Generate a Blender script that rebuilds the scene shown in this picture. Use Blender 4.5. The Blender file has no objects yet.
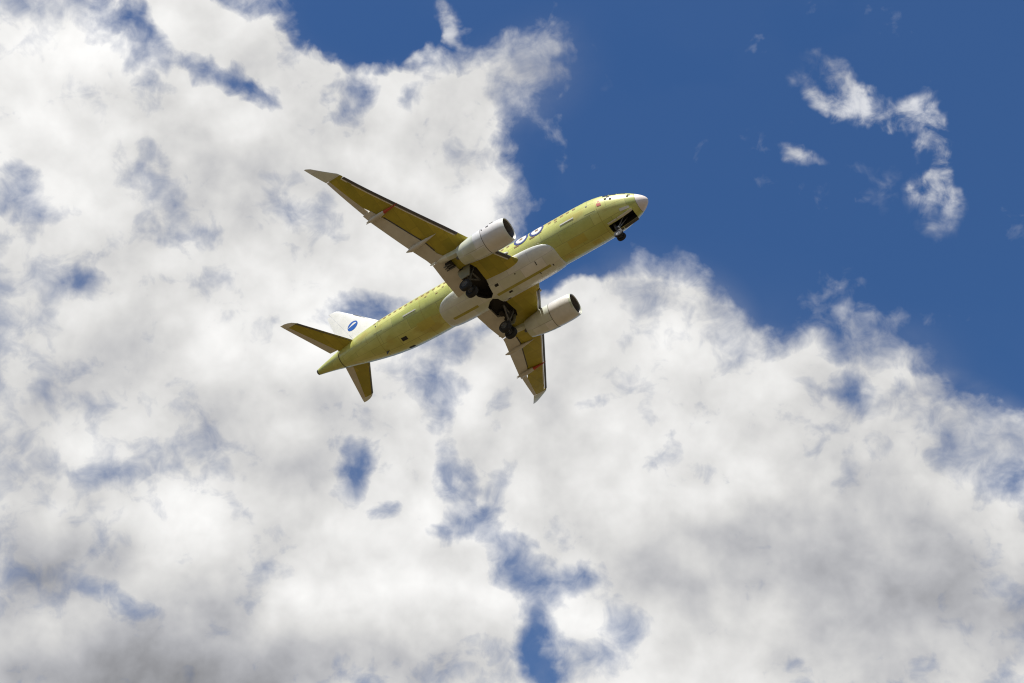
import bpy, bmesh, math, random
from mathutils import Vector, Matrix
random.seed(5)
R = math.radians
sc = bpy.context.scene
COL = sc.collection

# ------------------------------------------------------------------ camera
cam_d = bpy.data.cameras.new('camera')
cam_d.sensor_width = 36.0
cam_d.lens = 36.0 * 1422.0 / 1024.0
cam_d.clip_start = 0.1
cam_d.clip_end = 40000.0
cam = bpy.data.objects.new('camera', cam_d)
cam.location = (0, 0, 1.7)
cam.rotation_euler = (R(90 + 42.4955), 0, 0)
COL.objects.link(cam)
sc.camera = cam

# ------------------------------------------------------------------ exposure
sc.view_settings.view_transform = 'Standard'
sc.view_settings.look = 'None'
sc.view_settings.exposure = 0.75
sc.view_settings.gamma = 1.0
sc.view_settings.use_curve_mapping = False
sc.cycles.use_denoising = True
sc.cycles.max_bounces = 8
sc.cycles.filter_width = 1.15

# ------------------------------------------------------------------ sun
SUN_DIR = Vector((-0.19, -0.40, 0.90)).normalized()
SUN_EL = math.asin(SUN_DIR.z)
SUN_ROT = math.atan2(SUN_DIR.x, SUN_DIR.y)
sl = bpy.data.lights.new('sun', 'SUN')
sl.energy = 5.0
sl.angle = R(0.53)
sl.color = (1.0, 0.955, 0.88)
so = bpy.data.objects.new('sun', sl)
so.rotation_euler = SUN_DIR.to_track_quat('Z', 'Y').to_euler()
so.location = (0, 0, 300)
COL.objects.link(so)

# ------------------------------------------------------------------ sky with a layer of broken cumulus
# Each bank / gap: centre x, y and half axes a, b (in cloud-base heights), heading, weight
BANKS = [
    (-0.381, 0.745, 0.25, 0.197, -29.9, 1), (-0.304, 0.907, 0.289, 0.242, -30.1, 1), (-0.438, 1.238, 0.569, 0.464, 137.7, 1), 
    (-0.357, 1.613, 0.631, 0.508, 114.6, 1), (-0.116, 0.914, 0.207, 0.179, 104.9, 1), (-0.074, 0.823, 0.163, 0.098, 149.0, 0.72), 
    (0.02, 0.745, 0.085, 0.066, 144.5, 0.74), (-0.232, 0.73, 0.131, 0.049, -128.4, 0.9), (-0.216, 0.789, 0.108, 0.061, 108.5, 0.8), 
    (-0.099, 1.41, 0.454, 0.181, 96.6, 1), (-0.057, 1.688, 0.337, 0.162, 91.6, 1), (0.239, 1.35, 0.447, 0.336, 58.3, 1), 
    (0.099, 1.128, 0.179, 0.137, 83.3, 1), (0.282, 1.194, 0.152, 0.108, -123.3, 0.9), (0.186, 1.097, 0.113, 0.08, 71.8, 0.6), 
    (-0.678, 1.854, 0.508, 0.398, -36.4, 0.8), (0.414, 1.854, 0.606, 0.321, 3.4, 0.7), (0.424, 1.274, 0.259, 0.163, 69.0, 1), 
    (0.56, 1.496, 0.485, 0.265, 71.1, 1), (0.251, 1.663, 0.407, 0.35, 17.4, 1), (0.009, 1.238, 0.195, 0.123, 89.6, 1), 
    (0.15, 1.044, 0.125, 0.092, -138.5, 0.9), (0.079, 1.037, 0.082, 0.065, 156.9, 0.6), (0.496, 1.22, 0.151, 0.07, -144.4, 0.9), 
    (0.003, 0.914, 0.064, 0.028, 89.9, 0.35), ]
GAPS = [
    (0.245, 0.694, 0.042, 0.029, 8.5, 0.7), (0.523, 1.149, 0.123, 0.046, -143.8, 0.7), (-0.279, 0.726, 0.095, 0.026, -125.8, 0.68), 
    (-0.313, 0.704, 0.044, 0.029, -106.6, 0.5), (-0.308, 0.747, 0.039, 0.023, -122.4, 0.4), (-0.244, 0.764, 0.043, 0.028, -128.2, 0.5), 
    (-0.459, 0.876, 0.054, 0.045, 175.1, 0.5), (-0.428, 0.91, 0.053, 0.028, -5.3, 0.36), (-0.339, 0.889, 0.045, 0.031, -149.1, 0.36), 
    (-0.322, 0.944, 0.035, 0.026, -12.4, 0.32), (-0.428, 1.015, 0.034, 0.027, -27.4, 0.55), (-0.201, 0.91, 0.07, 0.044, -166.2, 0.45), 
    (-0.144, 0.797, 0.045, 0.035, 102.3, 0.8), (-0.137, 0.716, 0.08, 0.062, -169.0, 1.0), (-0.083, 0.733, 0.069, 0.031, 148.4, 0.6), 
    (-0.077, 0.797, 0.041, 0.03, 95.8, 0.5), (-0.036, 0.745, 0.026, 0.021, -2.5, 0.3), (0.003, 0.868, 0.103, 0.031, 93.4, 0.8), 
    (0.017, 0.946, 0.069, 0.047, 161.2, 0.65), (-0.13, 1.056, 0.077, 0.056, -4.4, 0.85), (-0.091, 1.108, 0.113, 0.057, 132.3, 0.5), 
    (-0.078, 1.177, 0.084, 0.041, 96.4, 0.7), (-0.064, 1.238, 0.07, 0.034, 99.2, 0.35), (-0.18, 1.311, 0.083, 0.039, 100.6, 0.95), 
    (-0.141, 1.4, 0.031, 0.025, -5.6, 0.5), (-0.054, 1.338, 0.092, 0.026, 85.3, 0.9), (-0.042, 1.44, 0.066, 0.055, -2.3, 1.0), 
    (0.016, 1.505, 0.086, 0.05, 87.5, 1.0), (0.045, 1.657, 0.182, 0.04, 91.2, 0.9), (-0.008, 1.37, 0.078, 0.036, 96.7, 0.45), 
    (0.099, 1.532, 0.06, 0.058, 57.5, 0.75), (0.152, 1.618, 0.079, 0.047, 84.6, 0.5), (0.06, 1.763, 0.082, 0.042, 88.3, 0.5), 
    (0.369, 1.154, 0.042, 0.034, 53.3, 0.65), (0.577, 1.311, 0.068, 0.04, 67.5, 0.55), (0.199, 1.238, 0.057, 0.031, 82.5, 0.38), 
    (0.035, 0.976, 0.062, 0.041, 161.8, 0.8), (0.148, 1.229, 0.04, 0.028, 3.8, 0.28), (0.086, 1.203, 0.045, 0.024, 161.7, 0.3), 
    (-0.503, 1.588, 0.056, 0.04, -122.6, 0.6), (-0.474, 1.302, 0.046, 0.036, -23.6, 0.3), (-0.384, 1.496, 0.046, 0.035, -13.5, 0.26), 
    (0.12, 1.714, 0.095, 0.063, 85.4, 0.4), (-0.013, 1.203, 0.062, 0.029, 90.5, 0.35), (-0.093, 1.03, 0.084, 0.023, 139.9, 0.35), 
    (0.23, 1.22, 0.05, 0.028, 90.1, 0.3), (0.153, 0.743, 0.052, 0.031, 3.1, 0.6), (0.11, 0.735, 0.054, 0.05, 50.1, 0.5), 
    ]
THICK = [
    (-0.637, 1.688, 0.421, 0.3, -16.5, 0.7), (-0.269, 1.782, 0.476, 0.222, -1.6, 0.75), (-0.481, 1.796, 0.284, 0.167, -5.5, 0.3), 
    (0.235, 1.496, 0.276, 0.155, 2.6, 0.5), (0.468, 1.41, 0.235, 0.213, 157.7, 0.6), (0.605, 1.688, 0.337, 0.249, 18.5, 0.75), 
    (-0.286, 1.274, 0.206, 0.128, -4.8, 0.25), (-0.571, 1.37, 0.151, 0.113, -23.4, 0.3), (-0.31, 0.834, 0.105, 0.06, -151.7, 0.2), 
    (0.284, 1.714, 0.219, 0.132, 3.5, 0.25), (-0.194, 0.846, 0.084, 0.07, -16.3, 0.2), (-0.528, 1.496, 0.154, 0.108, -13.4, 0.3), 
    (-0.387, 0.735, 0.107, 0.08, -19.6, -0.25), (-0.425, 1.229, 0.093, 0.073, 122.9, -0.25), (0.266, 1.33, 0.127, 0.078, 160.7, -0.2), 
    (0.133, 1.089, 0.115, 0.092, 6.9, -0.15), (0.421, 1.177, 0.093, 0.048, -142.6, -0.25), (-0.171, 1.588, 0.123, 0.114, 125.8, -0.15), 
    (-0.081, 1.613, 0.122, 0.105, 96.9, -0.2), (-0.255, 0.96, 0.143, 0.082, -166.1, -0.1), ]
WISPS = [
    (0.281, 0.747, 0.062, 0.021, -136.9, 0.72), (0.317, 0.78, 0.058, 0.021, -144.9, 0.66), (0.354, 0.797, 0.05, 0.023, -130.8, 0.7), 
    (0.38, 0.83, 0.078, 0.029, -119.4, 0.82), (0.4, 0.877, 0.077, 0.03, -110.7, 0.8), (0.272, 0.832, 0.036, 0.019, -155.1, 0.75), 
    (0.347, 0.876, 0.056, 0.03, -113.9, 0.42), (0.311, 0.858, 0.057, 0.019, -135.0, 0.2), (-0.044, 0.704, 0.051, 0.016, -124.8, 0.8), 
    (0.077, 0.767, 0.043, 0.017, 86.9, 0.35), (0.155, 0.98, 0.065, 0.03, -149.4, 0.5), (0.445, 1.136, 0.081, 0.038, -139.9, 0.5), 
    ]


def build_sky():
    w = bpy.data.worlds.new('World'); sc.world = w
    w.use_nodes = True
    nt = w.node_tree; N = nt.nodes; L = nt.links
    N.clear()

    def math_(op, a, b=None, c=None, clamp=False):
        n = N.new('ShaderNodeMath'); n.operation = op; n.use_clamp = clamp
        for i, v in enumerate((a, b, c)):
            if v is None: continue
            if isinstance(v, (int, float)): n.inputs[i].default_value = v
            else: L.new(v, n.inputs[i])
        return n.outputs[0]

    def vmath(op, a, b=None, scale=None):
        n = N.new('ShaderNodeVectorMath'); n.operation = op
        for i, v in enumerate((a, b)):
            if v is None: continue
            if isinstance(v, (tuple, list)): n.inputs[i].default_value = v
            else: L.new(v, n.inputs[i])
        if scale is not None: n.inputs['Scale'].default_value = scale
        return n.outputs[0]

    def noise(vec, scale, detail, rough, dist=0.0, col=False, lac=2.0):
        n = N.new('ShaderNodeTexNoise'); n.noise_dimensions = '3D'
        n.inputs['Scale'].default_value = scale; n.inputs['Detail'].default_value = detail
        n.inputs['Roughness'].default_value = rough; n.inputs['Distortion'].default_value = dist
        n.inputs['Lacunarity'].default_value = lac
        L.new(vec, n.inputs['Vector'])
        return n.outputs[1 if col else 0]

    def remap(v, a, b, c=0.0, d=1.0, kind='SMOOTHSTEP'):
        n = N.new('ShaderNodeMapRange'); n.interpolation_type = kind
        L.new(v, n.inputs[0])
        for i, x in enumerate((a, b, c, d)): n.inputs[1 + i].default_value = x
        return n.outputs[0]

    def mixc(f, a, b):
        n = N.new('ShaderNodeMix'); n.data_type = 'RGBA'
        if isinstance(f, (int, float)): n.inputs[0].default_value = f
        else: L.new(f, n.inputs[0])
        for i, v in ((6, a), (7, b)):
            if isinstance(v, tuple): n.inputs[i].default_value = (*v, 1)
            else: L.new(v, n.inputs[i])
        return n.outputs[2]

    tc = N.new('ShaderNodeTexCoord')
    sep = N.new('ShaderNodeSeparateXYZ'); L.new(tc.outputs['Generated'], sep.inputs[0])
    z = math_('MAXIMUM', sep.outputs[2], 0.06)
    cmb = N.new('ShaderNodeCombineXYZ')
    L.new(math_('DIVIDE', sep.outputs[0], z), cmb.inputs[0])
    L.new(math_('DIVIDE', sep.outputs[1], z), cmb.inputs[1])
    P = cmb.outputs[0]                                   # position on the cloud base, in base heights
    D = vmath('NORMALIZE', tc.outputs['Generated'])      # view direction, for the billows themselves
    # ragged outlines: displace the position before reading the banks, in two sizes
    wv = vmath('SUBTRACT', noise(D, 8.0, 5.0, 0.58, 0.3, col=True), (0.5, 0.5, 0.5))
    wf = vmath('SUBTRACT', noise(D, 38.0, 5.0, 0.55, 0.4, col=True), (0.5, 0.5, 0.5))
    PW = vmath('ADD', P, vmath('ADD', vmath('MULTIPLY', wv, (0.15, 0.15, 0.0)), vmath('MULTIPLY', wf, (0.045, 0.045, 0.0))))

    def layer(items, start, slope=1.6, pos=None):
        acc = start
        for (x, y, a, b, rot, wt) in items:
            mp = N.new('ShaderNodeMapping'); mp.vector_type = 'TEXTURE'
            mp.inputs['Location'].default_value = (x, y, 0)
            mp.inputs['Rotation'].default_value = (0, 0, R(rot))
            mp.inputs['Scale'].default_value = (a, b, 1)
            L.new(pos or PW, mp.inputs[0])
            g = N.new('ShaderNodeTexGradient'); g.gradient_type = 'SPHERICAL'
            L.new(mp.outputs[0], g.inputs[0])
            s = math_('MULTIPLY', g.outputs[1], slope, clamp=True)
            acc = math_('MULTIPLY_ADD', s, wt, acc)
        return acc

    cov = math_('MINIMUM', layer(BANKS, 0.0), 1.28)
    gap = math_('MINIMUM', layer(GAPS, 0.0, 1.25), 1.05)
    cov_soft = math_('MULTIPLY_ADD', gap, -0.35, math_('MINIMUM', layer(BANKS, 0.0, 1.0, P), 1.1))
    cov = math_('SUBTRACT', cov, gap)
    thick = layer(THICK, 0.0)
    # beyond the photographed part of the sky: scattered cloud of the same kind
    r_ = vmath('SUBTRACT', P, (0.0, 1.05, 0.0))
    ln = N.new('ShaderNodeVectorMath'); ln.operation = 'LENGTH'; L.new(r_, ln.inputs[0])
    far = remap(ln.outputs['Value'], 0.95, 1.3)
    wide = remap(noise(P, 1.1, 5.0, 0.55), 0.45, 0.62)
    covm = N.new('ShaderNodeMix'); covm.data_type = 'FLOAT'
    L.new(far, covm.inputs[0]); L.new(cov, covm.inputs[2]); L.new(wide, covm.inputs[3])
    cov = covm.outputs[0]

    n0 = noise(D, 6.0, 10.0, 0.54, 0.15)
    n_mid = noise(D, 19.0, 9.0, 0.56, 0.25)
    n_fine = noise(D, 60.0, 6.0, 0.56, 0.5)
    # relief: compare the soft billow height here and a little towards the sun
    def soft_(vec): return math_('ADD', math_('MULTIPLY', noise(vec, 6.0, 5.0, 0.5, 0.1), 0.7), math_('MULTIPLY', noise(vec, 19.0, 5.0, 0.5, 0.15), 0.30))
    relief = math_('SUBTRACT', soft_(D), soft_(vmath('ADD', D, (-0.0080, -0.019, 0.020))))
    n_big = noise(D, 3.4, 3.0, 0.45)
    swell = math_('SUBTRACT', n_big, noise(vmath('ADD', D, (-0.020, -0.047, 0.050)), 3.4, 3.0, 0.45))

    dens = math_('MULTIPLY_ADD', math_('SUBTRACT', n0, 0.5), 2.5, math_('MULTIPLY_ADD', cov, 1.38, -0.66))
    dens = math_('MULTIPLY_ADD', math_('SUBTRACT', n_mid, 0.5), 1.95, dens)
    dens = math_('MULTIPLY_ADD', math_('SUBTRACT', n_fine, 0.5), 1.4, dens)
    alpha = math_('POWER', remap(dens, -0.25, 1.0, kind='LINEAR'), 1.4)
    # thin veil round and between the banks
    streak = noise(vmath('MULTIPLY', D, (1.0, 0.6, 1.5)), 13.0, 7.0, 0.58, 0.35)
    veil = math_('MULTIPLY', remap(streak, 0.38, 0.68), math_('MULTIPLY', remap(cov_soft, 0.1, 1.0), 0.16))
    veil = math_('MULTIPLY_ADD', remap(cov_soft, -0.2, 1.1), 0.05, veil)
    alpha = math_('SUBTRACT', 1.0, math_('MULTIPLY', math_('SUBTRACT', 1.0, alpha), math_('SUBTRACT', 1.0, veil)))
    # thin wind-drawn shreds, never opaque
    grain = math_('MULTIPLY_ADD', math_('SUBTRACT', n_mid, 0.5), 2.2, 0.52)
    grain = math_('MULTIPLY_ADD', math_('SUBTRACT', n_fine, 0.5), 1.7, grain)
    shred = math_('MULTIPLY', math_('MINIMUM', layer(WISPS, 0.0, 1.2), 0.95), math_('MAXIMUM', grain, 0.0))
    shred = math_('MULTIPLY', remap(shred, 0.06, 0.80), 0.70)
    alpha = math_('MAXIMUM', alpha, shred)
    body = remap(dens, 0.3, 1.3)

    # brightness of the cloud: sunlit puffs white, deep middles grey
    lum = math_('MULTIPLY_ADD', body, 0.0, 0.665)
    lum = math_('MULTIPLY_ADD', relief, 1.6, lum)
    lum = math_('MULTIPLY_ADD', swell, 1.3, lum)
    lum = math_('MULTIPLY_ADD', math_('SUBTRACT', n_mid, 0.5), 0.12, lum)
    lum = math_('MULTIPLY_ADD', math_('SUBTRACT', n_fine, 0.5), 0.10, lum)
    lum = math_('MULTIPLY_ADD', math_('SUBTRACT', n_big, 0.5), -0.3, lum)
    lum = math_('MULTIPLY_ADD', math_('MULTIPLY', thick, math_('MULTIPLY_ADD', n0, 0.8, 0.6)), -0.36, lum)
    lum = remap(lum, 0.0, 1.1, 0.20, 1.03, 'LINEAR')
    warm = mixc(remap(lum, 0.36, 0.66), (0.935, 0.945, 1.0), (1.0, 0.993, 0.978))
    cs = N.new('ShaderNodeVectorMath'); cs.operation = 'SCALE'
    L.new(warm, cs.inputs[0]); L.new(lum, cs.inputs['Scale'])

    sky = N.new('ShaderNodeTexSky'); sky.sky_type = 'NISHITA'
    sky.sun_disc = False
    sky.sun_elevation = SUN_EL
    sky.sun_rotation = SUN_ROT
    sky.altitude = 200.0
    sky.air_density = 1.0
    sky.dust_density = 0.6
    sky.ozone_density = 2.0
    bs = N.new('ShaderNodeBackground'); bs.inputs[1].default_value = 0.070
    hs = N.new('ShaderNodeHueSaturation'); hs.inputs['Saturation'].default_value = 1.27; hs.inputs['Value'].default_value = 0.93; hs.inputs['Hue'].default_value = 0.506
    L.new(sky.outputs[0], hs.inputs['Color']); L.new(hs.outputs[0], bs.inputs[0])
    bc = N.new('ShaderNodeBackground'); bc.inputs[1].default_value = 0.675
    L.new(cs.outputs[0], bc.inputs[0])
    mx = N.new('ShaderNodeMixShader')
    # cloud only above the horizon
    up = remap(sep.outputs[2], 0.06, 0.16)
    L.new(math_('MULTIPLY', alpha, up), mx.inputs[0])
    L.new(bs.outputs[0], mx.inputs[1]); L.new(bc.outputs[0], mx.inputs[2])
    out = N.new('ShaderNodeOutputWorld'); L.new(mx.outputs[0], out.inputs[0])
build_sky()

# ------------------------------------------------------------------ materials
def mat(name, c1, c2=None, rough=0.5, scale=1.5, metal=0.0, panels=None, bump=0.0, spots=None, coat=0.0):
    m = bpy.data.materials.new(name); m.use_nodes = True
    nt = m.node_tree; N = nt.nodes; L = nt.links
    bsdf = N['Principled BSDF']
    bsdf.inputs['Roughness'].default_value = rough
    bsdf.inputs['Metallic'].default_value = metal
    bsdf.inputs['Coat Weight'].default_value = coat; bsdf.inputs['Coat Roughness'].default_value = 0.18
    tc = N.new('ShaderNodeTexCoord')
    no = N.new('ShaderNodeTexNoise'); no.inputs['Scale'].default_value = scale
    no.inputs['Detail'].default_value = 7; no.inputs['Roughness'].default_value = 0.6
    L.new(tc.outputs['Object'], no.inputs['Vector'])
    rp = N.new('ShaderNodeMapRange'); rp.inputs[1].default_value = 0.35; rp.inputs[2].default_value = 0.65
    L.new(no.outputs[0], rp.inputs[0])
    mx = N.new('ShaderNodeMix'); mx.data_type = 'RGBA'
    L.new(rp.outputs[0], mx.inputs[0])
    mx.inputs[6].default_value = (*c1, 1); mx.inputs[7].default_value = (*(c2 or c1), 1)
    col = mx.outputs[2]
    if panels:                                  # skin panels: (axis pair, length, height, line strength)
        ax, pl, ph, st = panels
        sx = N.new('ShaderNodeSeparateXYZ'); L.new(tc.outputs['Object'], sx.inputs[0])
        cb = N.new('ShaderNodeCombineXYZ')
        if ax == 'XA':                          # along the hull and round it
            at = N.new('ShaderNodeMath'); at.operation = 'ARCTAN2'
            L.new(sx.outputs[1], at.inputs[0]); L.new(sx.outputs[2], at.inputs[1])
            sc_ = N.new('ShaderNodeMath'); sc_.operation = 'MULTIPLY'; sc_.inputs[1].default_value = 1.72
            L.new(at.outputs[0], sc_.inputs[0])
        L.new(sx.outputs['XYZ'.index(ax[0])], cb.inputs[0]); L.new(sc_.outputs[0] if ax == 'XA' else sx.outputs['XYZ'.index(ax[1])], cb.inputs[1])
        br = N.new('ShaderNodeTexBrick'); br.inputs['Scale'].default_value = 1.0
        br.inputs['Brick Width'].default_value = pl; br.inputs['Row Height'].default_value = ph
        br.inputs['Mortar Size'].default_value = 0.02; br.inputs['Mortar Smooth'].default_value = 0.3
        br.inputs['Color1'].default_value = (1, 1, 1, 1)
        br.inputs['Color2'].default_value = (0.74, 0.79, 0.62, 1)
        br.inputs['Mortar'].default_value = (1 - st, 1 - st, 1 - st, 1)
        L.new(cb.outputs[0], br.inputs['Vector'])
        ml = N.new('ShaderNodeMix'); ml.data_type = 'RGBA'; ml.blend_type = 'MULTIPLY'; ml.inputs[0].default_value = 1.0
        L.new(col, ml.inputs[6]); L.new(br.outputs[0], ml.inputs[7]); col = ml.outputs[2]
    if spots:                                   # uneven sealant / stains: (colour, scale, threshold)
        n2 = N.new('ShaderNodeTexNoise'); n2.inputs['Scale'].default_value = spots[1]; n2.inputs['Detail'].default_value = 4
        mp = N.new('ShaderNodeMapping'); mp.inputs['Scale'].default_value = (0.5, 1, 1); mp.inputs['Location'].default_value = (3, 7, 1)
        L.new(tc.outputs['Object'], mp.inputs[0]); L.new(mp.outputs[0], n2.inputs['Vector'])
        r2 = N.new('ShaderNodeMapRange'); r2.inputs[1].default_value = spots[2]; r2.inputs[2].default_value = spots[2] + 0.09
        L.new(n2.outputs[0], r2.inputs[0])
        m2 = N.new('ShaderNodeMix'); m2.data_type = 'RGBA'
        L.new(r2.outputs[0], m2.inputs[0]); L.new(col, m2.inputs[6]); m2.inputs[7].default_value = (*spots[0], 1)
        col = m2.outputs[2]
    L.new(col, bsdf.inputs['Base Color'])
    if bump:
        bp = N.new('ShaderNodeBump'); bp.inputs['Strength'].default_value = bump; bp.inputs['Distance'].default_value = 0.02
        L.new(no.outputs[0], bp.inputs['Height']); L.new(bp.outputs[0], bsdf.inputs['Normal'])
    return m

M = {
 'primer':  mat('zinc_primer_fuselage', (0.57, 0.565, 0.18), (0.48, 0.485, 0.125), 0.33, 0.9, coat=0.5, panels=('XA', 2.7, 0.9, 0.42), spots=((0.43, 0.385, 0.085), 0.9, 0.57)),
 'primer_wing': mat('zinc_primer_wing', (0.44, 0.36, 0.035), (0.375, 0.31, 0.03), 0.5, 1.1, panels=('YX', 1.9, 0.7, 0.30), spots=((0.33, 0.27, 0.02), 0.9, 0.58)),
 'grey':    mat('light_grey_paint', (0.72, 0.715, 0.71), (0.63, 0.625, 0.615), 0.35, 1.2, coat=0.3, panels=('XY', 1.9, 0.9, 0.28)),
 'flapgrey': mat('flap_grey', (0.56, 0.53, 0.47), (0.49, 0.465, 0.41), 0.45, 1.5),
 'nacelle': mat('nacelle_paint', (0.71, 0.71, 0.715), (0.60, 0.60, 0.60), 0.28, 1.6, panels=('XY', 1.1, 0.8, 0.16), coat=0.4),
 'nacelle_front': mat('nacelle_front_cowl', (0.65, 0.635, 0.615), (0.57, 0.555, 0.535), 0.30, 1.3, coat=0.4),
 'white':   mat('white_paint', (0.64, 0.635, 0.595), (0.57, 0.57, 0.525), 0.35, 1.0),
 'radome':  mat('radome_composite', (0.66, 0.60, 0.56), (0.60, 0.54, 0.50), 0.4, 1.0),
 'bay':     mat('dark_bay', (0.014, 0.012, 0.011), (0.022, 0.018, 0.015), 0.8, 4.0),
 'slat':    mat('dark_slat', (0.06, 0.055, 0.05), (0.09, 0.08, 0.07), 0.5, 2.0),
 'slot':    mat('pale_edge', (0.72, 0.71, 0.69), (0.66, 0.65, 0.63), 0.35, 2.0),
 'rubber':  mat('tyre_rubber', (0.011, 0.011, 0.011), (0.018, 0.017, 0.017), 0.85, 6.0),
 'steel':   mat('gear_steel', (0.15, 0.15, 0.15), (0.08, 0.08, 0.08), 0.4, 4.0, metal=0.3),
 'hub':     mat('wheel_hub', (0.62, 0.62, 0.60), (0.5, 0.5, 0.48), 0.4, 4.0),
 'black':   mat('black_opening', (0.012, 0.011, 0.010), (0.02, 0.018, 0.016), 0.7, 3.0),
 'glass':   mat('window_glass', (0.03, 0.034, 0.04), (0.05, 0.05, 0.055), 0.08, 2.0),
 'amber':   mat('amber_sealed_window', (0.17, 0.10, 0.04), (0.24, 0.14, 0.05), 0.4, 3.0),
 'navy':    mat('navy_paint', (0.02, 0.035, 0.14), (0.025, 0.04, 0.16), 0.4, 2.0),
 'blue':    mat('emblem_blue', (0.012, 0.075, 0.30), (0.015, 0.085, 0.33), 0.4, 2.0),
 'red':     mat('red_marking', (0.42, 0.055, 0.022), (0.34, 0.045, 0.02), 0.5, 3.0),
 'seam':    mat('dark_sealant', (0.085, 0.075, 0.02), (0.06, 0.055, 0.018), 0.6, 3.0),
 'stripe':  mat('primer_keel', (0.37, 0.33, 0.06), (0.32, 0.285, 0.05), 0.5, 2.0),
 'hatch':   mat('hatch_primer', (0.47, 0.42, 0.085), (0.42, 0.375, 0.07), 0.45, 2.0),
 'fan':     mat('fan_blades', (0.05, 0.05, 0.052), (0.03, 0.03, 0.03), 0.35, 3.0, metal=0.6),
 'green':   mat('grey_green_primer', (0.30, 0.31, 0.24), (0.25, 0.26, 0.20), 0.5, 2.0),
}

# ------------------------------------------------------------------ mesh helpers
def finish(name, bm, mats, parent=None, sharp=32, smooth=True):
    bmesh.ops.remove_doubles(bm, verts=bm.verts, dist=1e-5)
    bmesh.ops.recalc_face_normals(bm, faces=bm.faces)
    me = bpy.data.meshes.new(name); bm.to_mesh(me); bm.free()
    for m in (mats if isinstance(mats, (list, tuple)) else [mats]): me.materials.append(M[m])
    if smooth:
        me.shade_smooth(); me.set_sharp_from_angle(angle=R(sharp))
    o = bpy.data.objects.new(name, me); COL.objects.link(o)
    if parent is not None: o.parent = parent
    return o

def add_loops(bm, loops, closed=True, cap=True, mi=0):
    """skin consecutive rings of equal length"""
    vs = [[bm.verts.new(p) for p in lp] for lp in loops]
    n = len(loops[0])
    for a, b in zip(vs, vs[1:]):
        for i in range(n if closed else n - 1):
            j = (i + 1) % n
            try:
                f = bm.faces.new((a[i], a[j], b[j], b[i])); f.material_index = mi
            except ValueError: pass
    if cap:
        for ring in (vs[0], vs[-1]):
            try:
                f = bm.faces.new(ring); f.material_index = mi
            except ValueError: pass
    return vs

def add_box(bm, c, s, rot=None, mi=0):
    mtx = Matrix.Translation(c)
    if rot: mtx = mtx @ rot.to_4x4()
    r = bmesh.ops.create_cube(bm, size=1.0, matrix=mtx @ Matrix.Diagonal((*s, 1)))
    for v in r['verts']:
        for f in v.link_faces: f.material_index = mi

def add_tube(bm, a, b, ra, rb=None, n=14, mi=0):
    a, b = Vector(a), Vector(b); rb = ra if rb is None else rb
    d = (b - a).normalized(); q = d.to_track_quat('Z', 'Y')
    loops = [[p + q @ Vector((r * math.cos(t), r * math.sin(t), 0)) for t in [2 * math.pi * k / n for k in range(n)]] for p, r in ((a, ra), (b, rb))]
    add_loops(bm, loops, mi=mi)

def lathe(bm, prof, origin, axis=Vector((1, 0, 0)), n=40, closed=False, mi=None):
    """prof: (distance along axis, radius, material); rings round the axis"""
    q = axis.to_track_quat('X', 'Z'); o = Vector(origin)
    rings = []
    for p in prof:
        x, r = p[0], max(p[1], 0.002)
        rings.append([bm.verts.new(o + q @ Vector((x, r * math.cos(t), r * math.sin(t)))) for t in [2 * math.pi * k / n for k in range(n)]])
    pairs = list(zip(rings, rings[1:])) + ([(rings[-1], rings[0])] if closed else [])
    for k, (a, b) in enumerate(pairs):
        m = prof[k][2] if len(prof[k]) > 2 else 0
        for i in range(n):
            f = bm.faces.new((a[i], a[(i + 1) % n], b[(i + 1) % n], b[i])); f.material_index = m
    if not closed:
        for ring, m in ((rings[0], prof[0][2] if len(prof[0]) > 2 else 0), (rings[-1], prof[-1][2] if len(prof[-1]) > 2 else 0)):
            f = bm.faces.new(ring); f.material_index = m

def interp(x, xs, ys):
    if x <= xs[0]: return ys[0]
    for i in range(len(xs) - 1):
        if x <= xs[i + 1]:
            t = (x - xs[i]) / (xs[i + 1] - xs[i]); return ys[i] + t * (ys[i + 1] - ys[i])
    return ys[-1]

def spline(x, xs, ys):
    """monotone cubic (Fritsch-Carlson)"""
    n = len(xs)
    if x <= xs[0]: return ys[0]
    if x >= xs[-1]: return ys[-1]
    d = [(ys[i + 1] - ys[i]) / (xs[i + 1] - xs[i]) for i in range(n - 1)]
    m = [d[0]] + [0 if d[i - 1] * d[i] <= 0 else 2 * d[i - 1] * d[i] / (d[i - 1] + d[i]) for i in range(1, n - 1)] + [d[-1]]
    for i in range(n - 1):
        if x <= xs[i + 1]:
            h = xs[i + 1] - xs[i]; t = (x - xs[i]) / h
            return ((1 + 2 * t) * (1 - t) ** 2 * ys[i] + t * (1 - t) ** 2 * h * m[i] + t * t * (3 - 2 * t) * ys[i + 1] + t * t * (t - 1) * h * m[i + 1])

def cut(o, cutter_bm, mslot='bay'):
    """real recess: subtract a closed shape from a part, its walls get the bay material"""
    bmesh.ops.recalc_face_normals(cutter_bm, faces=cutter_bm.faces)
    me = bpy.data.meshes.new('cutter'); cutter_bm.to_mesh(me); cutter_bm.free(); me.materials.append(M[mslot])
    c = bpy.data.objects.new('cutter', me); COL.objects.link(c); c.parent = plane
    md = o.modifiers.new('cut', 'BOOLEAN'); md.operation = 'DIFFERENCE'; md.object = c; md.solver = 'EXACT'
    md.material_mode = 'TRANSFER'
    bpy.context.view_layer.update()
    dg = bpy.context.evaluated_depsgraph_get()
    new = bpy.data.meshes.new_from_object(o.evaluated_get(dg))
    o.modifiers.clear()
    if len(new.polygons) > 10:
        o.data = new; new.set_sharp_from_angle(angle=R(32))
    bpy.data.objects.remove(c)

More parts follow.
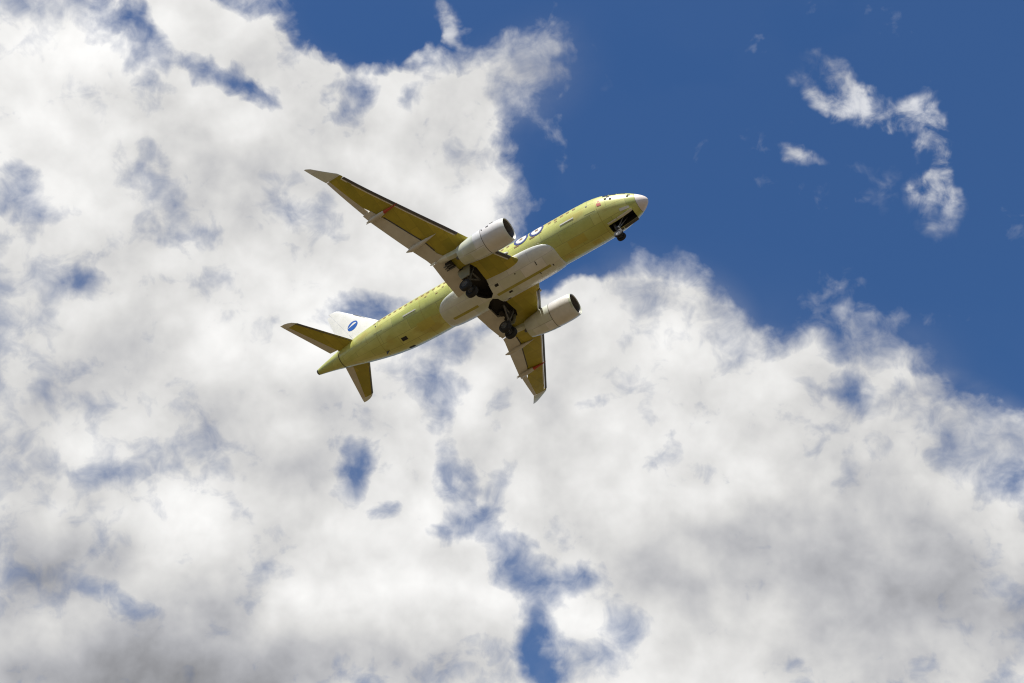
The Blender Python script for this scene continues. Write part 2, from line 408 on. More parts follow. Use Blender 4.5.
# ------------------------------------------------------------------ the ground (below the picture, lights the belly from beneath)
def build_ground():
    bm = bmesh.new()
    n = 64
    rad = [0, 30, 120, 500, 2000, 8000]
    c = bm.verts.new((0, 0, 0)); prev = None
    for r in rad[1:]:
        ring = [bm.verts.new((r * math.cos(2 * math.pi * k / n), r * math.sin(2 * math.pi * k / n), 0)) for k in range(n)]
        for k in range(n):
            if prev is None: bm.faces.new((c, ring[k], ring[(k + 1) % n]))
            else: bm.faces.new((prev[k], ring[k], ring[(k + 1) % n], prev[(k + 1) % n]))
        prev = ring
    M['field'] = mat('dark_heath_field', (0.080, 0.055, 0.022), (0.058, 0.042, 0.017), 0.9, 0.05)
    g = finish('ground', bm, 'field', smooth=False)
    g['kind'] = 'structure'
    for p in g.data.polygons:
        pass
    if g.data.polygons[0].normal.z < 0: g.data.flip_normals()
build_ground()

# ------------------------------------------------------------------ the aeroplane: x aft of the nose, y to starboard, z up (metres)
plane = bpy.data.objects.new('airliner', None); COL.objects.link(plane)
plane.matrix_world = Matrix(((-0.82797, -0.55633, -0.07045, 9.595), (0.55095, -0.83043, 0.08272, 67.613), (-0.10453, 0.02968, 0.99408, 76.25 + 1.7), (0, 0, 0, 1)))
plane['label'] = 'twin-engine airliner in yellow-green primer flying overhead with its landing gear down'
plane['category'] = 'airplane'

FX = [0, .05, .15, .35, .7, 1.2, 1.8, 2.6, 3.5, 4.6, 6, 19.0, 21.0, 22.5, 24.0, 25.5, 27.0, 28.3, 29.2, 29.94]
FR = [.02, .17, .31, .50, .74, 1.0, 1.23, 1.46, 1.62, 1.70, 1.72, 1.72, 1.68, 1.58, 1.40, 1.16, .86, .57, .38, .22]
FZ = [-.62, -.62, -.61, -.59, -.54, -.44, -.33, -.19, -.08, -.02, 0, 0, .04, .13, .27, .43, .58, .66, .68, .66]
def frad(x): return spline(x, FX, FR)
def fcz(x): return spline(x, FX, FZ)
def fus(x, th, off=0.0):
    """point on the fuselage skin; th in degrees, 0 = starboard, -90 = belly"""
    r = frad(x) + off; t = R(th)
    return Vector((x, 0.965 * r * math.cos(t), fcz(x) + r * math.sin(t)))

def fus_loft(x0, x1, n, seg=72):
    return [[fus(x0 + (x1 - x0) * (k / n), 360 * i / seg) for i in range(seg)] for k in range(n + 1)]

bm = bmesh.new()
seg = 72
xs = [0.72 + (6 - 0.72) * k / 26 for k in range(27)] + [6 + 13 * k / 20 for k in range(1, 21)] + [19 + (27.35 - 19) * k / 24 for k in range(1, 25)]
add_loops(bm, [[fus(x, 360 * i / seg) for i in range(seg)] for x in xs])
fuselage = finish('fuselage', bm, 'primer', plane, sharp=50)

bm = bmesh.new()
xr = [0.003, .02, .05, .1, .16, .24, .34, .46, .58, .70]
lp = [[fus(x, 360 * i / seg, -0.002) for i in range(seg)] for x in xr]
add_loops(bm, lp)
radome = finish('radome', bm, 'radome', plane, sharp=60)

bm = bmesh.new()
xt = [27.39 + (29.8 - 27.39) * k / 12 for k in range(13)]
add_loops(bm, [[fus(x, 360 * i / 48) for i in range(48)] for x in xt])
tail_cone = finish('tail_cone', bm, 'primer', plane, sharp=50)
bm = bmesh.new()
lathe(bm, [(0, .245), (.10, .225), (.16, .20), (.16, .15), (-.1, .13)], (29.78, 0, fcz(29.8)), n=28)
finish('exhaust_pipe', bm, 'slat', tail_cone)
bm = bmesh.new()                                        # dark sealant joint in front of the tail cone
add_loops(bm, [[fus(x, 360 * i / 48, o) for i in range(48)] for x, o in ((27.33, -.03), (27.33, .008), (27.41, .008), (27.41, -.03))])
finish('joint_ring', bm, 'seam', tail_cone, sharp=20)

def patch(name, x0, x1, t0, t1, m, parent, off=0.012, nx=6, nt=8, base=None, skew=0.0):
    """conformal plate on the skin with real edges"""
    f = base or fus
    bm = bmesh.new()
    top = [[bm.verts.new(f(x0 + (x1 - x0) * i / nx + skew * j / nt, t0 + (t1 - t0) * j / nt, off)) for j in range(nt + 1)] for i in range(nx + 1)]
    bot = [[bm.verts.new(f(x0 + (x1 - x0) * i / nx + skew * j / nt, t0 + (t1 - t0) * j / nt, -0.02)) for j in range(nt + 1)] for i in range(nx + 1)]
    for i in range(nx):
        for j in range(nt):
            bm.faces.new((top[i][j], top[i + 1][j], top[i + 1][j + 1], top[i][j + 1]))
    for i in range(nx):
        bm.faces.new((top[i][0], top[i + 1][0], bot[i + 1][0], bot[i][0])); bm.faces.new((top[i][nt], top[i + 1][nt], bot[i + 1][nt], bot[i][nt]))
    for j in range(nt):
        bm.faces.new((top[0][j], top[0][j + 1], bot[0][j + 1], bot[0][j])); bm.faces.new((top[nx][j], top[nx][j + 1], bot[nx][j + 1], bot[nx][j]))
    return finish(name, bm, m, parent)

def disc(name, xc, tc, r0, r1, m, parent, off=0.01, base=None, n=28):
    """conformal disc or ring on the fuselage"""
    f = base or fus
    bm = bmesh.new(); rings = []
    for r in ([r0] + [r0 + (r1 - r0) * k / 3 for k in (1, 2, 3)]):
        rings.append([bm.verts.new(f(xc + r * math.cos(t), tc + math.degrees(r * math.sin(t) / 1.72), off)) for t in [2 * math.pi * k / n for k in range(n)]])
    edge = [bm.verts.new(f(xc + r1 * math.cos(t), tc + math.degrees(r1 * math.sin(t) / 1.72), -.01)) for t in [2 * math.pi * k / n for k in range(n)]]
    rings.append(edge)
    for a, b in zip(rings, rings[1:]):
        for i in range(n): bm.faces.new((a[i], a[(i + 1) % n], b[(i + 1) % n], b[i]))
    if r0 < 0.02: bm.faces.new(rings[0])
    return finish(name, bm, m, parent)

# ---- belly fairing: a raised shell wrapped round the lower fuselage
FC, FL, FT = 12.55, 5.1, 66.0
def fair_h(x, th):
    a = abs((x - FC) / FL); b = abs((((th + 90 + 180) % 360) - 180) / FT)
    rho = (a ** 4.2 + b ** 4.2)
    k = max(0.0, 1 - rho)
    return 0.20 * k ** 0.42
def fair(x, th, off=0.0):
    return fus(x, th, fair_h(x, th) + off)
bm = bmesh.new()
nu, nv = 66, 64
# parameter disc -> squircle so that the mesh ends on the rounded outline
def sq(u, v):
    n = max(abs(u), abs(v))
    if n == 0: return 0, 0
    s = n / ((abs(u) ** 4.2 + abs(v) ** 4.2) ** (1 / 4.2))
    return u * s, v * s
outer = []; inner = []
for i in range(nu + 1):
    ro, ri = [], []
    for j in range(nv + 1):
        u, v = -1 + 2 * i / nu, -1 + 2 * j / nv
        u = math.copysign(1 - (1 - abs(u)) ** 1.5, u); v = math.copysign(1 - (1 - abs(v)) ** 1.5, v)
        a, b = sq(u, v)
        x, th = FC + a * FL, -90 + b * FT
        ro.append(bm.verts.new(fair(x, th, 0.004))); ri.append(bm.verts.new(fus(x, th, -0.25)))
    outer.append(ro); inner.append(ri)
for i in range(nu):
    for j in range(nv):
        bm.faces.new((outer[i][j], outer[i + 1][j], outer[i + 1][j + 1], outer[i][j + 1]))
        bm.faces.new((inner[i][j], inner[i][j + 1], inner[i + 1][j + 1], inner[i + 1][j]))
for i in range(nu):
    for j in (0, nv): bm.faces.new((outer[i][j], outer[i + 1][j], inner[i + 1][j], inner[i][j]))
for j in range(nv):
    for i in (0, nu): bm.faces.new((outer[i][j], outer[i][j + 1], inner[i][j + 1], inner[i][j]))
fairing = finish('belly_fairing', bm, 'grey', plane, sharp=55)

# ------------------------------------------------------------------ wings
LEY = [0, 1.65, 3.84, 6.4, 13.3, 13.6, 14.7, 14.85]; LEX = [9.3, 10.35, 11.62, 12.98, 17.0, 17.22, 18.75, 19.1]
TEY = [0, 1.65, 4.55, 5.1, 9.7, 13.4, 14.85];            TEX = [15.7, 15.65, 15.57, 15.72, 17.36, 18.3, 19.22]
def LE(y): return interp(y, LEY, LEX)
def TE(y): return interp(y, TEY, TEX)
def ZW(y):
    return spline(y, [0, 1.6, 4.0, 6.4, 9.6, 11.5, 13.4, 14.2, 14.9], [-1.22, -1.15, -.85, -.38, .42, .92, 1.55, 1.92, 2.32])
def TC(y): return interp(y, [0, 1.6, 4.5, 13.3, 14.9], [.145, .14, .12, .10, .07])
def thick(f):
    f = min(max(f, 0.0), 1.0)
    return 5 * (0.2969 * math.sqrt(f) - 0.1260 * f - 0.3516 * f * f + 0.2843 * f ** 3 - 0.1030 * f ** 4)
def wsurf(x, y, up):
    c = TE(y) - LE(y); f = (x - LE(y)) / c
    t = thick(f) * TC(y) * c
    cam_ = 0.018 * c * 4 * f * (1 - f)
    return ZW(y) + cam_ + (1.05 * t if up else -0.85 * t)
def wing_piece(name, s, ys, fa, fb, m, parent, dz=0.0, droop=0.0, dx=0.0, n=12, sharp=40):
    """solid slice of the wing section between chordwise lines fa(y) and fb(y); droop in degrees about the front line"""
    bm = bmesh.new(); loops = []
    for y in ys:
        a, b = fa(y), fb(y)
        fr = [a + (b - a) * (1 - math.cos(math.pi * k / n)) / 2 for k in range(n + 1)]
        ring = [(x, wsurf(x, y, True)) for x in fr] + [(x, wsurf(x, y, False)) for x in reversed(fr)]
        za = ZW(y)
        cs, sn = math.cos(R(droop)), math.sin(R(droop))
        loops.append([Vector((a + dx + (x - a) * cs + (z - za) * sn, s * y, za + dz - (x - a) * sn + (z - za) * cs)) for x, z in ring])
    add_loops(bm, loops)
    return finish(name, bm, m, parent, sharp=sharp)
def lin(a, b, n): return [a + (b - a) * k / n for k in range(n + 1)]
HY = [0, 1.65, 4.6, 5.0, 6.2, 9.2, 10.17, 10.18, 13.42]; HX = [14.05, 14.05, 14.50, 14.80, 15.06, 16.36, 16.85, 17.02, 18.06]
def HG(y): return interp(y, HY, HX)
def SL(y): return 0.20 if 1.9 < y < 3.9 or 5.6 < y < 13.25 else 0.0

airfoil_wings = []
for s in (1, -1):
    ys = sorted(set([0.9, 1.65, 1.9, 1.901] + lin(1.95, 3.85, 4) + [3.9, 3.901, 4.6, 5.0, 5.599, 5.6] + lin(5.7, 13.2, 12) + [13.25, 13.251, 13.42]))
    def box_le(y): return LE(y) + (0.24 if SL(y) else 0.0)
    wing = wing_piece('wing', s, ys, box_le, lambda y: HG(y) + 0.005, 'primer_wing', plane)
    airfoil_wings.append(wing)
    for y0, y1 in ((1.92, 3.84), (5.62, 13.2)):
        wing_piece('slat', s, lin(y0, y1, 8), lambda y: LE(y) - 0.0, lambda y: LE(y) + 0.19, ['slat'], wing, dz=-0.03, dx=-0.03, droop=4)
        bm = bmesh.new()                                  # pale strip along the fixed leading edge behind the slat
        lp = []
        for y in lin(y0, y1, 8):
            x = LE(y) + 0.235; zu, zl = wsurf(x, y, True), wsurf(x, y, False)
            lp.append([Vector((x - .045, s * y, zl * .75 + zu * .25)), Vector((x + .004, s * y, zl - .004)), Vector((x + .07, s * y, wsurf(x + .07, y, False) - .004)), Vector((x + .07, s * y, zl + .05))])
        add_loops(bm, lp)
        finish('leading_edge_strip', bm, 'slot', wing)
    # flaps, set for take-off
    wing_piece('flap', s, [1.15, 1.6, 2.0, 2.35, 2.55, 3.2, 3.9, 4.52], lambda y: 14.53 if y < 2.4 else HG(y) - 0.08, TE, 'flapgrey', wing, dz=-0.08, droop=9, dx=0.03)
    wing_piece('flap', s, [4.66, 5.1] + lin(5.6, 10.165, 8) + [10.24], lambda y: HG(y) - 0.06, TE, 'flapgrey', wing, dz=-0.07, droop=9, dx=0.03)
    wing_piece('aileron', s, lin(10.18, 13.41, 6), lambda y: HG(y) + 0.008, TE, 'flapgrey', wing, droop=3)
    # raked, upswept wing tip
    tip = wing_piece('wing_tip', s, [13.43, 13.6, 13.8, 14.0, 14.2, 14.4, 14.6, 14.7, 14.78, 14.85], LE, TE, 'grey', wing)
    # dark strip painted for the cove shadow ahead of the outer flap
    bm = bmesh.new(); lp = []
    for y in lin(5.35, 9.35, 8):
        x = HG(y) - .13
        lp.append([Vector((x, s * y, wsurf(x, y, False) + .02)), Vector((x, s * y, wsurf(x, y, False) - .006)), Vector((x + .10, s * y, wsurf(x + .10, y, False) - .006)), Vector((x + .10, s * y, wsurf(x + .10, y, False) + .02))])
    add_loops(bm, lp); finish('flap_cove_shadow', bm, 'slat', wing)
    # flap track fairings
    def canoe(name, y, x0, x1, hw, hh, yin=0.0, front=None, drop=0.0):
        bm = bmesh.new(); loops = []; n = 14
        for k in range(n + 1):
            t = k / n; x = x0 + (x1 - x0) * t
            w = min(1.0, t / .62) ** .8 * min(1.0, (1 - t) / .22 + .18)
            w = max(w, 0.06)
            xx = min(x, TE(y) - 0.02)
            zc = wsurf(xx, y, False) - 0.6 * hh * w - drop * t * t - 0.02
            yy = y + yin * t
            loops.append([Vector((x, s * (yy + hw * w * math.cos(a)), zc + hh * w * math.sin(a))) for a in [2 * math.pi * i / 16 for i in range(16)]])
        add_loops(bm, loops)
        o = finish(name, bm, ['flapgrey', 'red'], wing)
        if front:
            for p in o.data.polygons:
                if p.center.x < front: p.material_index = 1
        return o
    c1 = canoe('flap_track_fairing', 6.45, 13.9, 16.55, .20, .21, -0.05, None, .20)
    c2 = canoe('flap_track_fairing', 9.75, 14.85, 17.62, .19, .17, -0.05, 16.05, .16)
    for y in (6.40, 9.70):                                # small static-discharge brackets behind the fairings
        bm = bmesh.new(); add_tube(bm, (TE(y) + .02, s * y, ZW(y) - .30), (TE(y) + .28, s * y, ZW(y) - .33), .035, .02)
        finish('fairing_tail_pin', bm, 'white', wing)
    # landing-light housing at the wing root
    bm = bmesh.new()
    add_tube(bm, (10.85, s * 2.25, -1.0), (10.55, s * 2.22, -1.0), .12, .09)
    finish('landing_light', bm, 'white', wing)
    # solid dark boxes standing for shaded recesses ahead of the inner flap
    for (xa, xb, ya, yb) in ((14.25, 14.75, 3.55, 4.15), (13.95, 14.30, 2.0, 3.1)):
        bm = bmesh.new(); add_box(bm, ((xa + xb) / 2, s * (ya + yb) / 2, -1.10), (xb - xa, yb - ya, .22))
        finish('recess_shade_box', bm, 'bay', wing)
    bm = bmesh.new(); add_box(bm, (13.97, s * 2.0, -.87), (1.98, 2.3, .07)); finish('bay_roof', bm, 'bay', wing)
    bm = bmesh.new()
    for k in range(3):
        add_tube(bm, (14.15 + .12 * k, s * (3.6 + .2 * k), -1.18), (14.95, s * (3.65 + .2 * k), -1.26), .05)
    finish('flap_actuator', bm, 'steel', wing)

# ------------------------------------------------------------------ engines
EX, EY, EZ = 8.98, 4.44, -1.64
for s in (1, -1):
    o0 = (EX, s * EY, EZ)
    bm = bmesh.new()
    prof = [(0.42, .665, 4), (0.20, .72, 4), (0.06, .79, 2), (0.0, .835, 2), (0.05, .875, 2), (0.16, .915, 0), (0.4, .955, 0), (0.8, .98, 0), (1.3, .985, 0), (1.84, .98, 0), (1.86, .972, 1), (1.88, .98, 1),
            (2.4, .965, 1), (3.0, .905, 1), (3.6, .81, 1), (4.15, .70, 1), (4.16, .68, 1), (3.6, .68, 3), (2.2, .70, 3), (1.15, .66, 4)]
    lathe(bm, prof, o0, n=56, closed=True)
    eng = finish('engine', bm, ['nacelle_front', 'nacelle', 'nacelle', 'black', 'slat'], plane, sharp=40)
    bm = bmesh.new()
    for k in range(22):                                   # fan blades
        a = 2 * math.pi * k / 22; pts = []
        for r, tw, ch in ((.16, 25, .16), (.40, 45, .2), (.655, 62, .22)):
            for q in (-1, 1):
                da = q * ch * math.sin(R(tw)) / 2 / r * .6; dx = q * ch * math.cos(R(tw)) / 2
                pts.append(bm.verts.new((o0[0] + .72 + dx, o0[1] + r * math.cos(a + da), o0[2] + r * math.sin(a + da))))
        bm.faces.new((pts[0], pts[1], pts[3], pts[2])); bm.faces.new((pts[2], pts[3], pts[5], pts[4]))
    finish('fan', bm, 'fan', eng, smooth=False)
    bm = bmesh.new(); lathe(bm, [(0.32, .01), (.38, .06), (.5, .12), (.66, .17), (1.0, .18)], o0, n=24)
    finish('spinner', bm, 'slat', eng)
    bm = bmesh.new(); lathe(bm, [(1.05, .66), (1.10, .66)], o0, n=40)
    finish('duct_wall', bm, 'black', eng)
    bm = bmesh.new(); lathe(bm, [(2.6, .42), (3.6, .40), (4.25, .26), (4.55, .08)], o0, n=28)
    finish('exhaust_cone', bm, 'slat', eng)
    bm = bmesh.new(); lathe(bm, [(2.5, .70), (2.56, .70)], o0, n=40)
    finish('nozzle_wall', bm, 'black', eng)
    # cowl latches, vents and bright strake
    def nac(x, deg, off=0.0):
        r = interp(x, [p[0] for p in prof[3:16]], [p[1] for p in prof[3:16]]) + off
        return Vector((o0[0] + x, o0[1] + s * r * math.cos(R(deg)), o0[2] + r * math.sin(R(deg))))
    for (x, deg, lx, ld) in ((1.25, 12, .22, .10), (1.72, 8, .10, .08), (.95, 30, .30, .14)):
        bm = bmesh.new(); add_box(bm, nac(x, deg), (lx, .05, ld), Matrix.Rotation(s * R(deg), 3, 'X'))
        finish('cowl_vent', bm, 'black', eng)
    bm = bmesh.new()
    lathe(bm, [(1.845, .984), (1.885, .984), (1.885, .90), (1.845, .90)], o0, n=56, closed=True)
    finish('cowl_seam', bm, 'slat', eng)
    for deg in (-62, -118):
        bm = bmesh.new(); lp = []
        for x in lin(1.9, 3.7, 8): lp.append([nac(x, deg - .7, -.01), nac(x, deg - .7, .006), nac(x, deg + .7, .006), nac(x, deg + .7, -.01)])
        add_loops(bm, lp); finish('cowl_joint', bm, 'green', eng)
    # pylon: from the top of the nacelle to under the wing, tapering off at the flap
    bm = bmesh.new(); loops = []
    for x, w, zb, zt in ((10.2, .04, -.72, -.62), (10.6, .16, -.80, -.50), (11.4, .21, -.95, -.40), (12.4, .23, -1.05, -.40), (13.2, .24, -1.25, -.40), (13.8, .25, -1.22, -.40), (14.5, .25, -1.12, -.45), (15.0, .22, -1.0, -.5), (15.5, .13, -.86, -.58), (15.85, .03, -.74, -.66)):
        loops.append([Vector((x, s * (EY + w * a), zb + (zt - zb) * b)) for a, b in ((-1, .2), (-.7, .03), (0, 0), (.7, .03), (1, .2), (1, 1), (0, 1.0), (-1, 1))])
    add_loops(bm, loops)
    finish('pylon', bm, 'nacelle', eng, sharp=50)

# ------------------------------------------------------------------ tail
def tail_surface(name, rows, tc, m, parent, fa=0.0, fb=1.0, vertical=False, s=1, n=10):
    """rows: (span, x LE, x TE, height)"""
    bm = bmesh.new(); loops = []
    for (y, a, b, z) in rows:
        c = b - a
        fr = [fa + (fb - fa) * (1 - math.cos(math.pi * k / n)) / 2 for k in range(n + 1)]
        ring = [(f, thick(f) * tc * c) for f in fr] + [(f, -thick(f) * tc * c) for f in reversed(fr)]
        loops.append([Vector((a + f * c, t, z)) if vertical else Vector((a + f * c, s * y, z + t)) for f, t in ring])
    add_loops(bm, loops)
    return finish(name, bm, m, parent, sharp=40)

SR = [(0.0, 24.75, 27.75, .62), (1.0, 25.68, 27.98, .76), (4.75, 28.20, 29.30, 1.12)]
for s in (1, -1):
    st = tail_surface('tailplane', SR, .10, 'primer_wing', plane, 0, .70, s=s)
    tail_surface('elevator', [(.95, 25.64, 27.97, .755), (4.765, 28.21, 29.305, 1.1215)], .10, 'flapgrey', st, .704, 1.0, s=s)
    tail_surface('tailplane_tip', [(4.77, 28.22, 29.31, 1.122), (5.0, 28.48, 29.38, 1.145), (5.15, 28.78, 29.42, 1.16), (5.22, 29.1, 29.45, 1.165)], .09, 'grey', st, 0, 1.0, s=s)
    bm = bmesh.new(); lp = []
    for y, x, z in ((1.0, 25.68, .76), (4.75, 28.20, 1.12)):
        lp.append([Vector((x + dx, s * y, z + dz)) for dx, dz in ((-.02, 0), (.12, -.075), (.16, 0), (.12, .075))])
    add_loops(bm, lp); finish('leading_edge_strip', bm, 'slat', st)

FR_ = [(0, 22.95, 27.35, 1.35), (0, 24.14, 28.0, 2.95), (0, 26.25, 28.7, 4.95), (0, 27.95, 29.25, 6.55), (0, 28.25, 29.32, 6.76), (0, 28.55, 29.32, 6.84)]
def fin_at(z):
    return interp(z, [r[3] for r in FR_], [r[1] for r in FR_]), interp(z, [r[3] for r in FR_], [r[2] for r in FR_])
fin = tail_surface('fin', FR_, .10, 'white', plane, 0, .695, vertical=True)
tail_surface('rudder', [(0, *fin_at(z), z) for z in (1.75, 2.95, 4.95, 6.5)], .10, 'white', fin, .705, 1.0, vertical=True)
bm = bmesh.new(); lp = []
for z in (2.4, 4.9, 5.1):
    a, b = fin_at(z); w = thick(.03) * .1 * (b - a)
    lp.append([Vector((a - .03, 0, z)), Vector((a + .07, -w - .03, z)), Vector((a + .09, 0, z)), Vector((a + .07, w + .03, z))])
add_loops(bm, lp); finish('leading_edge_strip', bm, 'slat', fin)
# round emblem on the fin
def finpt(x, z, off, s):
    a, b = fin_at(z); return Vector((x, s * (thick((x - a) / (b - a)) * .10 * (b - a) + off), z))
for s in (1, -1):
    cx, cz, rr = 26.45, 3.68, .52
    bm = bmesh.new(); rings = []
    for r in (0.001, .17, .35, rr):
        rings.append([bm.verts.new(finpt(cx + r * math.cos(t), cz + r * math.sin(t), .012, s)) for t in [2 * math.pi * k / 32 for k in range(32)]])
    rings.append([bm.verts.new(finpt(cx + rr * math.cos(t), cz + rr * math.sin(t), -.02, s)) for t in [2 * math.pi * k / 32 for k in range(32)]])
    for a, b in zip(rings, rings[1:]):
        for i in range(32): bm.faces.new((a[i], a[(i + 1) % 32], b[(i + 1) % 32], b[i]))
    em = finish('emblem', bm, 'blue', fin)
    bm = bmesh.new(); top = []; bot = []                   # white swept crescent across the disc
    for k in range(13):
        t = k / 12; x = cx + .44 - .80 * t
        zc = cz - .02 + .10 * t; h = .27 * math.sin(math.pi * min(1, t * .9 + .02)) ** .9 * (.25 + t)
        top.append((x, zc + h)); bot.append((x, zc - .03 + .05 * t))
    lp = [[finpt(x, z, .022, s), finpt(x2, z2, .022, s), finpt(x2, z2, .006, s), finpt(x, z, .006, s)] for (x, z), (x2, z2) in zip(top, bot)]
    add_loops(bm, lp); finish('swoosh', bm, 'white', em)

# ------------------------------------------------------------------ fuselage details
for s in (1, -1):
    def side(x, th, off=0.0, s=s):
        p = fus(x, th, off); p.y *= s; return p
    x = 5.0; k = 0
    while x < 23.2:
        ring = s == 1 and (7.5 < x < 10.4)
        if not ring:
            patch('cabin_window', x, x + .25, 14, 21.5, 'amber', fuselage, base=side, nx=2, nt=3)
        x += .52; k += 1
    for (x0, x1, t0, t1) in ((1.28, 1.85, 30, 52), (1.9, 2.4, 24, 44), (2.45, 2.85, 20, 38)):
        patch('cockpit_window', x0, x1, t0, t1, 'glass', fuselage, base=side, nx=4, nt=6)
    for x0, x1, th in ((5.25, 6.39, -13.5), (19.32, 20.51, -19)):
        patch('antenna_strip', x0, x1, th - 1.6, th + 1.6, 'white', fuselage, off=.03, base=side)
    for x0 in (3.55, 22.6):                               # cabin doors, outlined
        d = patch('cabin_door', x0, x0 + .85, -22, 40, 'primer', fuselage, off=.010, base=side, nt=14)
        patch('door_handle', x0 + .5, x0 + .62, -1, 3, 'slat', d, off=.03, base=side, nx=2, nt=2)
    if s == 1:
        for xc in (8.33, 9.68):
            d = disc('marked_window', xc, 17.5, .001, .60, 'white', fuselage, off=.012, base=side)
            disc('navy_ring', xc, 17.5, .46, .63, 'navy', d, off=.018, base=side)
            patch('window_pane', xc - .13, xc + .13, 13, 22, 'amber', d, off=.022, base=side, nx=2, nt=2)
            patch('amber_tag', xc + .18, xc + .62, -5.2, -1.2, 'amber', fuselage, off=.014, base=side, nx=2, nt=2)
        patch('red_tag', 3.02, 3.34, -14, -3, 'red', fuselage, off=.014, base=side)
        patch('red_tag', 3.1, 3.24, 1, 6, 'red', fuselage, off=.014, base=side, nx=2, nt=2)
        for x0, t in ((2.35, 12), (2.55, 4), (2.2, 0), (.95, 10), (1.05, 2)):
            patch('air_data_probe', x0, x0 + .18, t, t + 5, 'bay', fuselage, off=.04, base=side, nx=2, nt=2)
        patch('service_panel', 1.26, 1.95, -53, -43, 'white', fuselage, off=.03, base=side)
        for x0, t in ((6.55, 5), (7.9, -2), (11.9, 3), (16.6, 2), (18.2, 1), (17.2, -8)):
            patch('amber_tag', x0, x0 + .2, t, t + 3, 'amber', fuselage, off=.012, base=side, nx=2, nt=2)
# belly hatches, frames and blisters
patch('cargo_door', 5.0, 6.4, -82, -60, 'hatch', fuselage, off=.006)
patch('belly_hatch', 4.3, 4.9, -112, -96, 'hatch', fuselage, off=.006)
patch('cargo_door', 18.4, 19.7, -80, -55, 'hatch', fuselage, off=.006)
patch('outflow_vent', 20.95, 21.45, -80, -69, 'black', fuselage, off=.008)
patch('outflow_vent', 21.0, 21.5, -119, -109, 'black', fuselage, off=.008)
for x0, t in ((3.40, 360), (23.2, 360), (18.9, 360)):
    bm = bmesh.new()
    add_loops(bm, [[fus(x, 360 * i / 72, o) for i in range(72)] for x, o in ((x0, -.03), (x0, .004), (x0 + .035, .004), (x0 + .035, -.03))])
    finish('skin_joint', bm, 'stripe', fuselage, sharp=20)
bm = bmesh.new(); lp = []
for zz, a, b in ((0, 22.9, 23.25), (.15, 22.98, 23.22), (.32, 23.12, 23.2)):
    lp.append([Vector((a, 0, fcz(23) - frad(23) + .03 - zz)), Vector(((a + b) / 2, .025, fcz(23) - frad(23) + .03 - zz)), Vector((b, 0, fcz(23) - frad(23) + .03 - zz)), Vector(((a + b) / 2, -.025, fcz(23) - frad(23) + .03 - zz))])
add_loops(bm, lp); finish('blade_antenna', bm, 'slat', fuselage)
# keel strip and openings on the fairing
patch('keel_strip', 8.35, 13.0, -93.6, -86.4, 'stripe', fairing, base=fair, nx=20, nt=3)
patch('keel_strip', 14.75, 16.95, -93.6, -86.4, 'stripe', fairing, base=fair, nx=14, nt=3)
for (x0, x1, t0, t1) in ((11.55, 12.05, -45, -38.5), (12.45, 12.75, -70, -63.5), (11.9, 12.2, -103, -97), (12.5, 12.8, -129, -122), (9.15, 9.22, -72, -62), (9.3, 9.37, -98, -90), (8.15, 8.22, -96, -90), (10.9, 11.0, -66, -63)):
    patch('fairing_vent', x0, x1, t0, t1, 'black', fairing, base=fair, nx=3, nt=3)

# ------------------------------------------------------------------ landing gear bays (real recesses)
def prism(pts, z0, z1):
    bm = bmesh.new()
    add_loops(bm, [[Vector((x, y, z)) for x, y in pts] for z in (z0, z1)])
    return bm
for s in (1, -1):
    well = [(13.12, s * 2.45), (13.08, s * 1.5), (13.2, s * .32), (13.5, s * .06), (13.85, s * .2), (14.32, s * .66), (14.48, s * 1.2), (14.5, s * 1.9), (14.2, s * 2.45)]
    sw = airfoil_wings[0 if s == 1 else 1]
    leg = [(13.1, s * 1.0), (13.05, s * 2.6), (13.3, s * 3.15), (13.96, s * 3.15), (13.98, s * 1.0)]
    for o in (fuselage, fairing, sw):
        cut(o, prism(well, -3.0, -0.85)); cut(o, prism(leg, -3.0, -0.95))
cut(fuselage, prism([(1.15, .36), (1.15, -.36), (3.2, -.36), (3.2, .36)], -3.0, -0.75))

def wheel(name, c, r, w, parent):
    bm = bmesh.new()
    h = w / 2
    prof = [(-h, r * .55, 0), (-h, r * .86, 0), (-h * .75, r * .97, 0), (-h * .3, r, 0), (-.02, r, 0), (-.02, r * .98, 0), (.02, r * .98, 0), (.02, r, 0), (h * .3, r, 0), (h * .75, r * .97, 0), (h, r * .86, 0), (h, r * .55, 1),
            (h * .7, r * .5, 1), (h * .6, r * .2, 1), (h * .9, r * .12, 1), (h * .9, .01, 1), (-h * .9, .01, 1), (-h * .9, r * .12, 1), (-h * .6, r * .2, 1), (-h * .7, r * .5, 1)]
    lathe(bm, prof, c, axis=Vector((0, 1, 0)), n=36, closed=True)
    return finish(name, bm, ['rubber', 'steel'], parent, sharp=35)

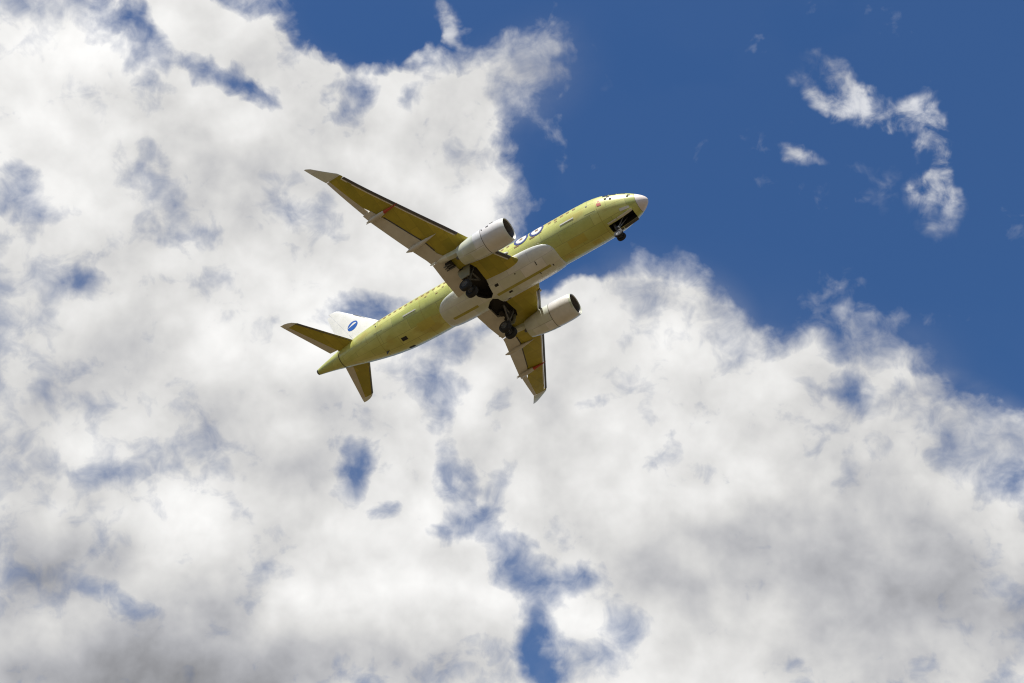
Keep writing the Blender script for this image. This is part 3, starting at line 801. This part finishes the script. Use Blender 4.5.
for s in (1, -1):
    ax = Vector((13.88, s * 2.54, -2.91)); top = Vector((13.62, s * 2.62, -.95))
    bm = bmesh.new()
    mid = top.lerp(ax, .58)
    add_tube(bm, top, mid, .15, .14); add_tube(bm, mid, ax, .095, .095)
    add_tube(bm, ax + Vector((0, -.55, 0)), ax + Vector((0, .55, 0)), .08)
    add_tube(bm, top + Vector((.0, s * -.1, -.25)), Vector((13.5, s * 1.5, -1.25)), .07)
    add_tube(bm, mid + Vector((-.02, 0, .1)), Vector((13.5, s * 1.55, -1.3)), .065)
    add_tube(bm, top + Vector((-.35, 0, .0)), mid, .07); add_tube(bm, top + Vector((.42, 0, .0)), mid, .05)
    a, b = mid + Vector((.18, 0, -.02)), ax + Vector((.14, 0, .12)); k = (a + b) / 2 + Vector((.28, 0, 0))
    add_tube(bm, a, k, .045); add_tube(bm, k, b, .045)
    add_tube(bm, mid + Vector((-.1, s * .06, .3)), ax + Vector((-.08, s * .1, .1)), .03)
    gear = finish('main_gear', bm, 'steel', plane)
    for d in (-.39, .39): wheel('wheel', ax + Vector((0, d, 0)), .49, .36, gear)
    bm = bmesh.new(); lp = []                              # door hanging along the outside of the leg
    for z, x0, x1, y in ((-.98, 13.35, 14.45, 3.02), (-1.5, 13.4, 14.4, 3.0), (-2.05, 13.5, 14.2, 2.92)):
        lp.append([Vector((x0, s * y, z)), Vector((x1, s * y, z)), Vector((x1, s * (y + .05), z)), Vector((x0, s * (y + .05), z))])
    add_loops(bm, lp); dr = finish('gear_door', bm, 'green', gear)
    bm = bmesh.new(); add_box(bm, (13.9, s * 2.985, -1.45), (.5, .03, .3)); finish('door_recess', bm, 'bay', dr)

ax = Vector((2.62, 0, -2.76)); top = Vector((2.98, 0, -1.0))
bm = bmesh.new(); mid = top.lerp(ax, .6)
add_tube(bm, top, mid, .10); add_tube(bm, mid, ax, .065)
add_tube(bm, ax + Vector((0, -.3, 0)), ax + Vector((0, .3, 0)), .05)
add_tube(bm, mid, Vector((1.9, .2, -1.1)), .045); add_tube(bm, mid, Vector((1.9, -.2, -1.1)), .045)
a, b = mid + Vector((-.12, 0, 0)), ax + Vector((-.1, 0, .1)); k = (a + b) / 2 + Vector((-.2, 0, 0))
add_tube(bm, a, k, .03); add_tube(bm, k, b, .03)
add_box(bm, mid + Vector((-.14, 0, .08)), (.1, .34, .14))
ngear = finish('nose_gear', bm, 'steel', plane)
for d in (-.2, .2): wheel('wheel', ax + Vector((0, d, 0)), .345, .21, ngear)
bm = bmesh.new(); add_tube(bm, mid + Vector((-.19, .1, .08)), mid + Vector((-.24, .1, .08)), .08); add_tube(bm, mid + Vector((-.19, -.1, .08)), mid + Vector((-.24, -.1, .08)), .08)
finish('taxi_light', bm, 'white', ngear)
for s in (1, -1):
    for x0, x1, dep in ((1.18, 2.35, .22), (2.42, 3.15, .20)):
        bm = bmesh.new(); lp = []
        for x in lin(x0, x1, 4):
            zt = fus(x, -75).z + .02
            lp.append([Vector((x, s * .375, zt)), Vector((x, s * .40, zt)), Vector((x, s * (.40 + dep), zt - dep * .12)), Vector((x, s * (.375 + dep), zt - dep * .12 - .02))])
        add_loops(bm, lp); finish('nose_gear_door', bm, 'white' if s == 1 else 'slat', ngear)
